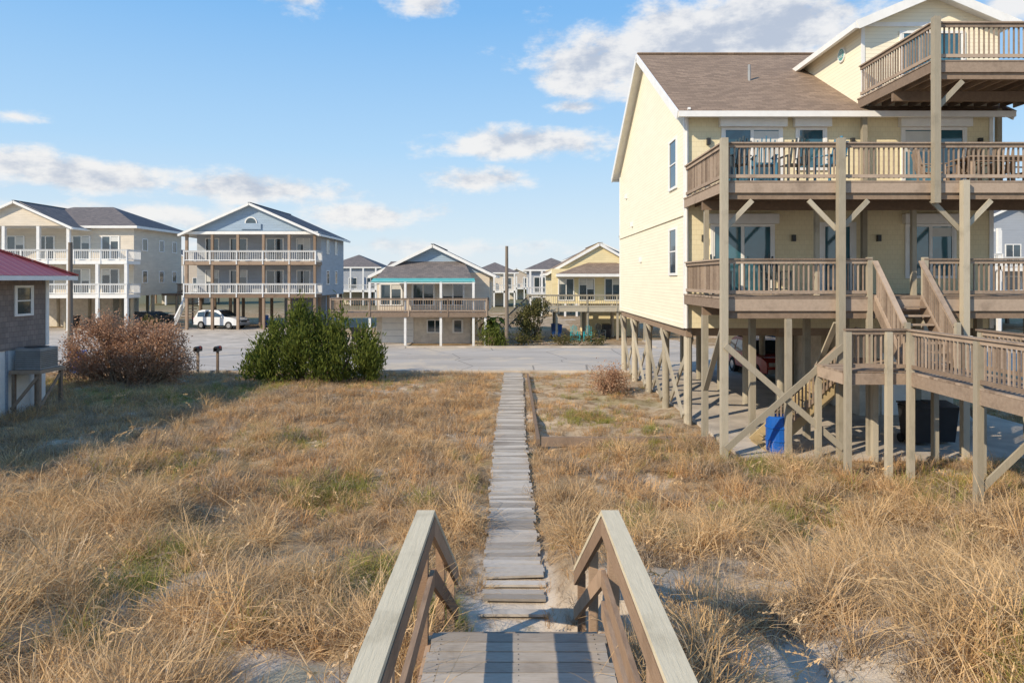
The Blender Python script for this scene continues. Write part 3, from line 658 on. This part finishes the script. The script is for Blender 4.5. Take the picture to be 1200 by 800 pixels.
# ---------------------------------------------------------------- red roof cottage
T=Thing('red_roof_cottage'); W=T['walls']; W.box(-24,-17,12,25,2.1,4.6,'shake_taupe'); W.box(-24,-17.05,12.05,24.95,-.2,2.09,'white_trim')
x0,x1,y0,y1=-24.8,-16.15,11.2,25.4; ze=4.62; za=6.9; R=T['roof']
a=((x0+x1)/2,y0+4.3,za);b_=((x0+x1)/2,y1-4.3,za)
R.face([(x1,y0,ze),(x1,y1,ze),b_,a],'roof_red');R.face([(x1,y1,ze),(x0,y1,ze),b_],'roof_red');R.face([(x0,y1,ze),(x0,y0,ze),a,b_],'roof_red');R.face([(x0,y0,ze),(x1,y0,ze),a],'roof_red')
R.beam((x1,y1,ze+.02),b_,.2,.06,'roof_red'); T['fascia'].box(x0,x1,y0,y1,ze-.16,ze-.01,'white_trim')
window(T,'x+',(-17,23.75),.75,3.3,4.2,1,g='glass_dark',rows=2); window(T,'x+',(-17,19.75),1.2,3.2,4.2,2,g='glass_dark',rows=2)
for y in np.arange(12.5,25,1.5): T['battens'].box(-17.045,-17.01,y-.05,y+.05,-.2,2.08,'siding_gray')
T['battens'].box(-17.06,-16.96,24.86,25.02,2.1,4.5,'white_trim')
T.done()
T=Thing('air_conditioner'); T['stand'].box(-16.95,-15.9,23.0,24.3,1.3,1.42,'wood_dark')
for x in(-16.85,-16.0):
    for y in(23.1,24.2): T['stand'].box(x-.05,x+.05,y-.05,y+.05,-.2,1.3,'wood_dark')
T['stand'].beam((-16.0,23.05,0.1),(-16.0,24.2,1.2),.04,.1,'wood_dark');T['stand'].beam((-16.9,23.03,.1),(-16.0,23.03,1.2),.04,.1,'wood_dark')
T['condenser'].box(-16.85,-16.0,23.15,24.05,1.43,2.15,'metal_gray')
for i in range(9): T['grille'].box(-16.86,-15.985,23.14,24.06,1.5+i*.065,1.515+i*.065,'lamp_dark')
T['fan_top'].cyl((-16.42,23.6,2.155),(-16.42,23.6,2.18),.36,'lamp_dark',20); T.done()
def pole(x,y,h,arm=True):
    T=Thing('utility_pole',(x,y,0)); T['pole'].cyl((0,0,-.3),(0,0,h),.14,'wood_pole',12,r2=.10)
    if arm:
        T['crossarm'].box(-.9,.9,-.06,.06,h-.6,h-.48,'wood_pole')
        for a in(-.8,0,.8): T['insulators'].cyl((a,0,h-.48),(a,0,h-.3),.04,'metal_gray',8)
        T['transformer'].cyl((.3,-.1,h-1.7),(.3,-.1,h-.95),.2,'metal_gray',14)
    T.done(.2)
pole(-.35,45.6,6.7,False); pole(-22.9,35.4,6.4,False); pole(17.5,46,9)
for x,y in((-15.0,32.6),(-14.1,32.7)):
    T=Thing('mailbox',(x,y,0)); T['post'].box(-.05,.05,-.05,.05,-.1,1.05,'wood_dark'); T['box'].box(-.1,.1,-.26,.26,1.05,1.2,'bin_black'); T['box'].cyl((0,-.26,1.2),(0,.26,1.2),.1,'bin_black',14); T['flag'].box(.105,.12,-.05,.1,1.18,1.3,'lamp_red'); T.done()
# ---------------------------------------------------------------- vegetation
def leafbush(name,loc,lobes,n,mat,leaf=.09,stems=30,twig='wood_dark',up=.6,spike=0,narrow=.33):
    T=Thing(name,loc); vs=[];fs=[]
    tot=sum(l[3]*l[5] for l in lobes)
    k=0; tints=[]
    for l in lobes:
        nl=int(n*l[3]*l[5]/tot)
        ncl=max(8,nl//60)
        cl=rng.normal(size=(ncl,3)); cl/=np.linalg.norm(cl,axis=1)[:,None]; cl*=(rng.uniform(.45,1.12,ncl)**.6)[:,None]
        for c in cl:
            cc=np.array(l[:3])+c*np.array(l[3:])
            if cc[2]<.1: cc[2]=rng.uniform(.1,.4)
            m_=nl//ncl; sz=rng.uniform(.12,.27)
            pt=rng.normal(size=(m_,3))*sz*np.array([.8,.8,1.0+spike]); ct=rng.uniform(0,1)
            for q in pt:
                c0=cc+q
                if c0[2]<0.02: continue
                d=np.array([c[0]*.6,c[1]*.6,up])+rng.normal(size=3)*.5; d/=np.linalg.norm(d)
                s=np.cross(d,rng.normal(size=3)); s/=np.linalg.norm(s)+1e-6
                L=leaf*rng.uniform(.7,1.6)*(1+spike); w=leaf*narrow
                vs+= [c0-s*w*.6,c0+s*w*.6,c0+d*L*.6+s*w,c0+d*L,c0+d*L*.6-s*w]; fs.append((k,k+1,k+2,k+3,k+4)); k+=5
                tints.append(min(1,max(0,ct*.7+rng.uniform(0,.35))))
    L=T['foliage']; L.v=[tuple(a) for a in vs]; L.f=fs; L.m=[0]*len(fs); L.t=tints; L.mats=[mat]
    S=T['branches']
    for i in range(stems):
        l=lobes[i%len(lobes)]; c=rng.normal(size=3);c/=np.linalg.norm(c); c[2]=abs(c[2])
        end=np.array(l[:3])+c*np.array(l[3:])*rng.uniform(.6,1.05); st=np.array([l[0]*.45+rng.normal()*.1,l[1]*.4+rng.normal()*.1,-.05])
        mid=(st+end)/2+rng.normal(size=3)*.12
        S.cyl(st,mid,.035,twig,6,r2=.022); S.cyl(mid,end,.022,twig,6,r2=.007)
        for j in range(3):
            e2=end+rng.normal(size=3)*.3; S.cyl(mid+(end-mid)*rng.uniform(.2,.9),e2,.01,twig,5,r2=.004)
    T.done()
leafbush('juniper_bush',(-8.75,30.2,0),[(0,0,1.1,1.5,1.3,1.2),(-1.6,.1,.9,1.1,1.1,.9),(1.6,0,.9,1.2,1.1,1.0),(-.6,0,2.4,.5,.6,.9),(.35,.2,2.0,.5,.6,.9),(-2.5,0,.5,.7,.7,.6),(2.6,0,.7,.6,.7,.7),(2.2,-.3,1.5,.3,.4,.75),(-1.6,0,1.8,.3,.4,.8),(1.2,0,2.1,.3,.4,.75),(-2.3,0,1.3,.25,.4,.6)],17000,'leaf_green',.11,30,up=1.2,spike=.6,narrow=.26)
leafbush('bare_rust_bush',(-16.6,29.4,0),[(-1.3,0,1.5,1.1,1.1,1.3),(1.0,0,1.3,1.3,1.2,1.25),(0,.2,1.0,1.3,1.1,1.0),(-2.0,0,.8,.7,.7,.8),(-.9,0,2.4,.7,.6,.55),(1.7,0,1.9,.75,.7,.65),(2.2,0,.8,.6,.6,.8),(.2,0,2.1,.7,.6,.5)],26000,'leaf_rust',.07,130,'wood_side_y',up=.4)
leafbush('rust_shrub',(3.75,26.8,0),[(0,0,.5,.6,.5,.5),(.3,.1,.35,.5,.4,.35)],2500,'leaf_rust',.055,25,'wood_side_y')
leafbush('evergreen_shrub',(-1.5,45.6,0),[(0,0,.6,.6,.6,.7),(.8,0,.4,.6,.5,.45)],2200,'leaf_green',.10,8)
leafbush('evergreen_shrub',(1.4,49.0,0),[(0,0,1.9,.8,.8,.8),(.6,0,2.3,.6,.6,.6),(-.5,0,1.3,.6,.6,.6),(0,0,.7,.6,.6,.6)],4000,'leaf_olive',.12,10)
leafbush('evergreen_shrub',(3.6,46.8,0),[(-2.5,0,.3,1,.4,.35),(0,0,.25,1.2,.5,.3),(2,0,.35,.9,.4,.35)],2500,'leaf_olive',.09,8)
leafbush('evergreen_shrub',(-31.8,60,0),[(0,0,.5,.8,.6,.6)],1200,'leaf_olive',.12,6)
leafbush('marsh_trees',(0,0,0),[(x,rng.uniform(210,290),1.2,rng.uniform(5,14),4,rng.uniform(1.2,2.6)) for x in np.arange(-210,170,13)],9000,'leaf_olive',.8,4)
T=Thing('palm_tree',(-1.35,47.3,0)); T['trunk'].cyl((0,0,-.1),(0,0,1.6),.14,'wood_pole',10,r2=.11)
for i in range(16):
    a=i*2.4; el=.9-.09*i; P0=Vector((0,0,1.6))
    for j in range(5):
        d=Vector((math.cos(a)*math.cos(el),math.sin(a)*math.cos(el),math.sin(el))); P1=P0+d*.28; sdir=Vector((-math.sin(a),math.cos(a),0))
        w0=.05+.16*math.sin(j/5*3);w1=.05+.16*math.sin((j+1)/5*3)
        T['fronds'].face([P0-sdir*w0,P1-sdir*w1+Vector((0,0,-.05)),P1,P0],'leaf_green'); T['fronds'].face([P0,P1,P1+sdir*w1+Vector((0,0,-.05)),P0+sdir*w0],'leaf_green')
        P0=P1; el-=.35
T.done()
mb=MB(); xx=-2600
while xx<2600:
    w=rng.uniform(8,26); h=rng.uniform(7,13)
    for j in range(3):
        c=xx+rng.uniform(0,w); hh=h*rng.uniform(.6,1.1); r=w*rng.uniform(.5,.9); yy=1900+rng.uniform(-30,30)
        mb.face([(c-r,yy,0),(c+r,yy,0),(c+r*.9,yy,hh*.6),(c+r*.4,yy,hh),(c-r*.3,yy,hh*.95),(c-r*.9,yy,hh*.55)],'leaf_olive')
    xx+=w*.8
mb.build('distant_tree_line')
# ---------------------------------------------------------------- grass
protos=bpy.data.collections.new('grass_tufts')
def tuft(n,h,spread,w,droop,mat,seed,seg=4,head=False,elmin=.75):
    r=np.random.default_rng(seed); mb=MB(); mb.mats=[mat]
    for i in range(n):
        a=r.uniform(0,2*math.pi); rad=spread*math.sqrt(r.uniform(0,1)); p=np.array([math.cos(a)*rad,math.sin(a)*rad,-.03])
        b_=a+r.normal()*.9; L=h*r.uniform(.45,1.1); el=r.uniform(elmin,1.5); dr=droop*r.uniform(.3,1.5)
        tt=r.uniform(0,1); ww=w*r.uniform(.6,1.3); prev=None; sd=np.array([-math.sin(b_),math.cos(b_),0])
        tw=r.uniform(-.8,.8)
        for j in range(seg+1):
            f=j/seg; wj=ww*(1-f*.85); s=sd*math.cos(tw*f)+np.array([0,0,1])*math.sin(tw*f)
            cur=(p-s*wj,p+s*wj)
            if prev is not None:
                k=len(mb.v); mb.v+=[tuple(prev[0]),tuple(prev[1]),tuple(cur[1]),tuple(cur[0])]; mb.f.append((k,k+1,k+2,k+3)); mb.m.append(0); mb.t.append(tt)
            prev=cur
            e=el-dr*f*1.0
            d=np.array([math.cos(b_)*math.cos(e),math.sin(b_)*math.cos(e),math.sin(e)]); p=p+d*L/seg; b_+=r.normal()*.18
            if p[2]<.015: p[2]=.015+r.uniform(0,.02)
            el=e+dr*f*.35
        if head:
            for q in range(16):
                c=p+d*(-.02*q)+r.normal(size=3)*.012; k=len(mb.v); s=r.normal(size=3)*.011
                mb.v+=[tuple(c-s),tuple(c+s),tuple(c-d*.05+s*.3)]; mb.f.append((k,k+1,k+2)); mb.m.append(0); mb.t.append(tt)
    me=bpy.data.meshes.new('tuft'); me.from_pydata(mb.v,[],mb.f); me.materials.append(MATS[mat])
    at=me.attributes.new('tint','FLOAT','FACE'); at.data.foreach_set('value',mb.t)
    o=bpy.data.objects.new('tuft_%02d'%seed,me); protos.objects.link(o)
for s in range(4): tuft(30,1.1,.10,.0058,1.6,'grass_blond',s)
for s in range(4,7): tuft(34,.38,.20,.0072,1.3,'grass_russet',s,3)
for s in range(7,9): tuft(32,.42,.20,.0072,1.7,'grass_gray',s,3)
tuft(34,.26,.2,.007,1.0,'grass_green',9,3)
for s in (10,11): tuft(2,1.5,.1,.0028,.35,'grass_blond',s,7,True)
for s in (12,13): tuft(34,.6,.2,.006,2.3,'grass_gray',s,4,elmin=.4)
tuft(1,2.3,.02,.0045,.30,'grass_blond',14,9,True,elmin=1.3)
tuft(30,.6,.12,.0056,1.5,'grass_green',15)
def nz(x,y,s,o=0):
    return (np.sin(x*s+o)+np.sin(y*s*1.3+o*2+1)+np.sin((x+y)*s*.77+o+2)+np.sin((x-y)*s*1.9+o*3)+.6*np.sin(x*s*3.1-y*s*2.3+o))/4.6
pts=[];rot=[];scl=[];ind=[]
def ok(x,y):
    if y>32.9: return False
    if abs(x-.03)<.46+.06*math.sin(y*3)+.05*math.sin(y*7.3)-(.08 if y<11 else 0) and y>8: return False
    if -.85<x<.97 and y<8.6: return False
    if x>5.6 and y>17.0 and x<15.8: return False
    if x<-16.9 and 11.8<y<25.2: return False
    return abs(x)<y*.92+2.5
def add(x,y,k,s,lean=0,phi=None):
    if not ok(x,y): return
    if abs(x)<.8 and y>8: s*=.66
    pts.append((x,y,float(hgt(x,y)))); scl.append(s); ind.append(int(k))
    if lean: rot.append((0,lean,phi))
    else: rot.append((rng.normal()*.1,rng.normal()*.1,rng.uniform(0,6.28)))
nc=0
def blow(x,y):
    for cx,cy,rx,ry in((-1.9,6.2,.85,.95),(2.5,6.1,.55,.7),(-4.4,8.6,.7,.5),(3.6,8.8,.8,.4),(-1.2,8.2,.45,.6),(1.3,8.6,.4,.6)):
        if math.hypot((x-cx)/rx,(y-cy)/ry)<1: return True
    return False
for i in range(5200):
    y=3.2+ (rng.uniform()**1.15)*23; x=rng.uniform(-1,1)*(y*.92+2.0)
    den= 1.0 if y<9 else .8 if y<14 else .40 if y<19 else .2
    if x>.7 and y>18.2: continue
    dd=nz(x,y,.9,3)
    if rng.uniform()>den*(.33+.75*dd): continue
    if not ok(x,y) or blow(x,y): continue
    nc+=1
    R_=rng.uniform(.12,.42); big=rng.uniform(.55,1.4)*(1 if y<14 else .8); m_=int(4+R_*20)
    fam=rng.uniform()
    for j in range(m_):
        a=rng.uniform(0,6.28); r=R_*math.sqrt(rng.uniform())
        k=rng.integers(0,4) if rng.uniform()<.85 else rng.integers(12,14)
        if fam<.10 and rng.uniform()<.6: k=15
        if fam>.74 and rng.uniform()<.75: k=rng.integers(12,14)
        add(x+math.cos(a)*r,y+math.sin(a)*r,k,big*(1-.35*r/R_)*rng.uniform(.8,1.1),.10+.65*r/R_,a+rng.normal()*.35+.25)
print('clumps',nc,len(pts))
def scatter(x0,x1,y0,y1,dens,near):
    n=int((x1-x0)*(y1-y0)*dens); X=rng.uniform(x0,x1,n);Y=rng.uniform(y0,y1,n)
    c1=nz(X,Y,1.1,1);c2=nz(X,Y,.45,4);c3=nz(X,Y,2.7,7);U=rng.uniform(0,1,n);V=rng.uniform(0,1,n)
    for i in range(n):
        x,y=X[i],Y[i]
        lot= x>.75 and y>18.4
        bare = (c1[i]*.6+c3[i]*.5)
        if near:
            if bare>.20 or blow(x,y): continue
            k=rng.integers(12,14) if U[i]<.5 else rng.integers(4,9); s=rng.uniform(.55,1.05)
        else:
            if lot:
                if bare>-.0: continue
                k=rng.integers(4,9); s=rng.uniform(.4,.9)
                if U[i]<.12: k=9
                if c2[i]>.2 and U[i]>.8: k=rng.integers(0,4); s*=.6
            else:
                if bare>.52: continue
                gp=c2[i]+.3*c3[i]
                k=rng.integers(0,4) if U[i]<.10 else rng.integers(4,7) if U[i]<.70 else rng.integers(7,9)
                if gp>.55 and V[i]<.4: k=9
                if x<-7 and c1[i]>.05 and V[i]<.5: k=rng.integers(7,9)
                if c3[i]>.35 and V[i]<.6: k=rng.integers(12,14)
                s=rng.uniform(.6,1.2)*(.95+.6*c3[i])
                if k<4: s*=.65
            if y>27: s*=.8
        add(x,y,k,s)
scatter(-13,14,3,13,11,True); scatter(-24,20,12.5,33,17,False)
for i in range(300):
    y=5+20*rng.uniform()**1.5; x=rng.uniform(-.8,.8)*y
    if (x>4 and y>16) or abs(x)<1.3: continue
    add(x,y,rng.integers(10,12),rng.uniform(.5,.95))
for x,y,s in((-3.1,4.3,1.0),(-2.95,4.7,.9),(-2.6,5.4,.75),(-3.9,6.2,.9),(-3.2,6.6,.8),(-2.2,5.0,.6),(3.0,5.2,.7),(4.4,6.2,.75),(2.3,6,.6),(5.4,8,.8),(-5.5,8,.9),(-4.6,8.5,.8),(3.6,7,.65),(-1.6,5.5,.5),(1.9,7.4,.5)):
    add(x,y,14,s)
for cx,cy,r,n in((-3.9,14.6,1.0,120),(-2.0,9.5,.8,60),(-5.2,10.5,.6,60),(-13.5,26,2.2,260),(-1.0,8.6,.35,50),(-5,9,.5,40),(10.5,14.8,2,120),(2.5,22,1,80),(-20,29,2.5,200),(-10,28.5,2,120),(-6.2,19,1.2,80),(3.5,17.8,1.5,90),(6,16,1.2,90),(5,13,1,60),(-8.5,16,1.2,70),(2.2,11.5,.5,40)):
    for i in range(n):
        add(cx+rng.normal()*r*.6,cy+rng.normal()*r*.5,9 if rng.uniform()<.75 else 15,rng.uniform(.6,1.2)*(1 if cy<17 else .8))
print('tufts',len(pts))
me=bpy.data.meshes.new('dry_grass'); me.from_pydata(pts,[],[])
a=me.attributes.new('rot','FLOAT_VECTOR','POINT'); a.data.foreach_set('vector',np.array(rot,dtype=np.float32).ravel())
a=me.attributes.new('scl','FLOAT','POINT'); a.data.foreach_set('value',np.array(scl,dtype=np.float32))
a=me.attributes.new('ind','INT','POINT'); a.data.foreach_set('value',np.array(ind,dtype=np.int32))
go=bpy.data.objects.new('dry_grass',me); scene.collection.objects.link(go)
ng=bpy.data.node_groups.new('scatter','GeometryNodeTree')
ng.interface.new_socket('Geometry',in_out='INPUT',socket_type='NodeSocketGeometry'); ng.interface.new_socket('Geometry',in_out='OUTPUT',socket_type='NodeSocketGeometry')
gi=ng.nodes.new('NodeGroupInput');gout=ng.nodes.new('NodeGroupOutput'); ip=ng.nodes.new('GeometryNodeInstanceOnPoints'); ci=ng.nodes.new('GeometryNodeCollectionInfo')
ci.inputs[0].default_value=protos; ci.inputs['Separate Children'].default_value=True; ci.inputs['Reset Children'].default_value=True
def na(nm,ty):
    q=ng.nodes.new('GeometryNodeInputNamedAttribute'); q.data_type=ty; q.inputs[0].default_value=nm; return q.outputs[0]
ng.links.new(gi.outputs[0],ip.inputs['Points']); ng.links.new(ci.outputs[0],ip.inputs['Instance']); ip.inputs['Pick Instance'].default_value=True
ng.links.new(na('ind','INT'),ip.inputs['Instance Index']); ng.links.new(na('rot','FLOAT_VECTOR'),ip.inputs['Rotation']); ng.links.new(na('scl','FLOAT'),ip.inputs['Scale'])
ng.links.new(ip.outputs[0],gout.inputs[0])
md=go.modifiers.new('scatter','NODES'); md.node_group=ng
# ---------------------------------------------------------------- light
az=math.radians(232); el=math.radians(32)
sd=Vector((math.sin(az)*math.cos(el),math.cos(az)*math.cos(el),math.sin(el)))
L=bpy.data.lights.new('sun','SUN'); L.energy=5.0; L.angle=math.radians(.5); L.color=(1,.86,.67)
lo=bpy.data.objects.new('sun',L); scene.collection.objects.link(lo); lo.rotation_euler=(-sd).to_track_quat('-Z','Y').to_euler()
w=bpy.data.worlds.new('World'); scene.world=w; w.use_nodes=True; N=NT(w.node_tree); bg=w.node_tree.nodes['Background']
sky=N.n('ShaderNodeTexSky',sky_type='NISHITA',sun_disc=False,sun_elevation=el,sun_rotation=az)
ST=.12
tc=N.n('ShaderNodeTexCoord').outputs['Generated']; dv=N.vm('NORMALIZE',tc)
sp=N.n('ShaderNodeSeparateXYZ',ins={0:dv})
azn=N.math('ARCTAN2',sp.outputs[0],sp.outputs[1]); eln=N.math('ARCSINE',sp.outputs[2])
k=1/ST
rp=N.n('ShaderNodeValToRGB'); N.link(N.math('DIVIDE',eln,.6),rp.inputs[0]); cr=rp.color_ramp
stops=[(0,(226,233,238)),(.1,(210,229,242)),(.3,(174,213,246)),(.62,(126,184,240)),(1,(95,157,228))]
cr.elements[0].position=0;cr.elements[1].position=1
for i,(p_,c) in enumerate(stops):
    e=cr.elements[0] if i==0 else cr.elements[-1] if i==len(stops)-1 else cr.elements.new(p_)
    e.color=(*[((x/255)**2.2) for x in c],1)
grad=N.vm('MULTIPLY',rp.outputs[0],(k*1.06,k*1.06,k*1.06))
base=N.mix(.92,sky.outputs[0],grad)
blobs=[(810,62,240,76,2.6),(900,40,160,66,2.7),(700,78,100,48,2.4),(330,-6,80,24,1.4),(495,2,70,28,1.3),(110,206,200,32,2.1),(30,192,100,34,1.9),(290,222,200,26,1.8),(610,168,150,28,2.0),(565,210,80,22,1.8),(430,252,140,24,1.5),(180,252,320,26,1.2),(1180,0,90,40,1.3),(500,290,300,18,1.2),(150,282,320,16,1.3),(15,136,50,12,1.2),(672,126,50,14,1.2),(-150,150,170,60,1.6),(1450,120,240,80,1.6)]
vec=N.n('ShaderNodeCombineXYZ',ins={0:azn,1:eln}).outputs[0]
m=None
for (px,py,rx,ry,st) in blobs:
    a=math.atan((px-600)/800); ee=math.atan((327-py)/800*math.cos(a)); ra=rx/800*math.cos(a)**2; re=ry/800*math.cos(a)
    d=N.vm('LENGTH',N.vm('MULTIPLY',N.vm('SUBTRACT',vec,(a,ee,0)),(1/ra,1/re,0)))
    v_=N.math('MULTIPLY_ADD',d,-st,st); m=v_ if m is None else N.math('MAXIMUM',m,v_)
nv=N.vm('MULTIPLY',vec,(1,1.9,1))
n1=N.noise(nv,11,8,.62)
n2=N.noise(N.vm('ADD',nv,(-.02,.034,0)),11,5,.62)
f1=N.math('ADD',N.math('MAXIMUM',m,-.9),N.math('MULTIPLY',N.math('SUBTRACT',n1,.56),3.8))
cov=N.ramp(f1,.05,1.05)
dn=N.math('MULTIPLY',N.math('SUBTRACT',n2,n1),3.5)
sh=N.ramp(N.math('ADD',dn,N.math('MULTIPLY',f1,.28)),-.1,.95)
cc=N.mix(sh,tuple(x*k for x in(.93,.91,.89)),tuple(x*k for x in(.52,.57,.67)))
cov=N.math('MULTIPLY',cov,.9)
haze=N.ramp(eln,.0,.10)
cov=N.math('MULTIPLY',cov,N.math('ADD',.5,N.math('MULTIPLY',haze,.5)))
fin=N.mix(cov,base,cc)
N.link(fin,bg.inputs[0]); bg.inputs[1].default_value=ST
w.cycles.sampling_method='MANUAL'; w.cycles.sample_map_resolution=256
# ---------------------------------------------------------------- camera
cam=bpy.data.cameras.new('camera'); co=bpy.data.objects.new('camera',cam); scene.collection.objects.link(co)
co.location=(0,0,CH); co.rotation_euler=(math.pi/2,0,0); cam.sensor_width=36; cam.lens=24; cam.shift_y=-(400-327)/1200; cam.clip_end=8000; cam.clip_start=.05
scene.camera=co
scene.view_settings.view_transform='Standard'; scene.view_settings.look='None'; scene.view_settings.exposure=0
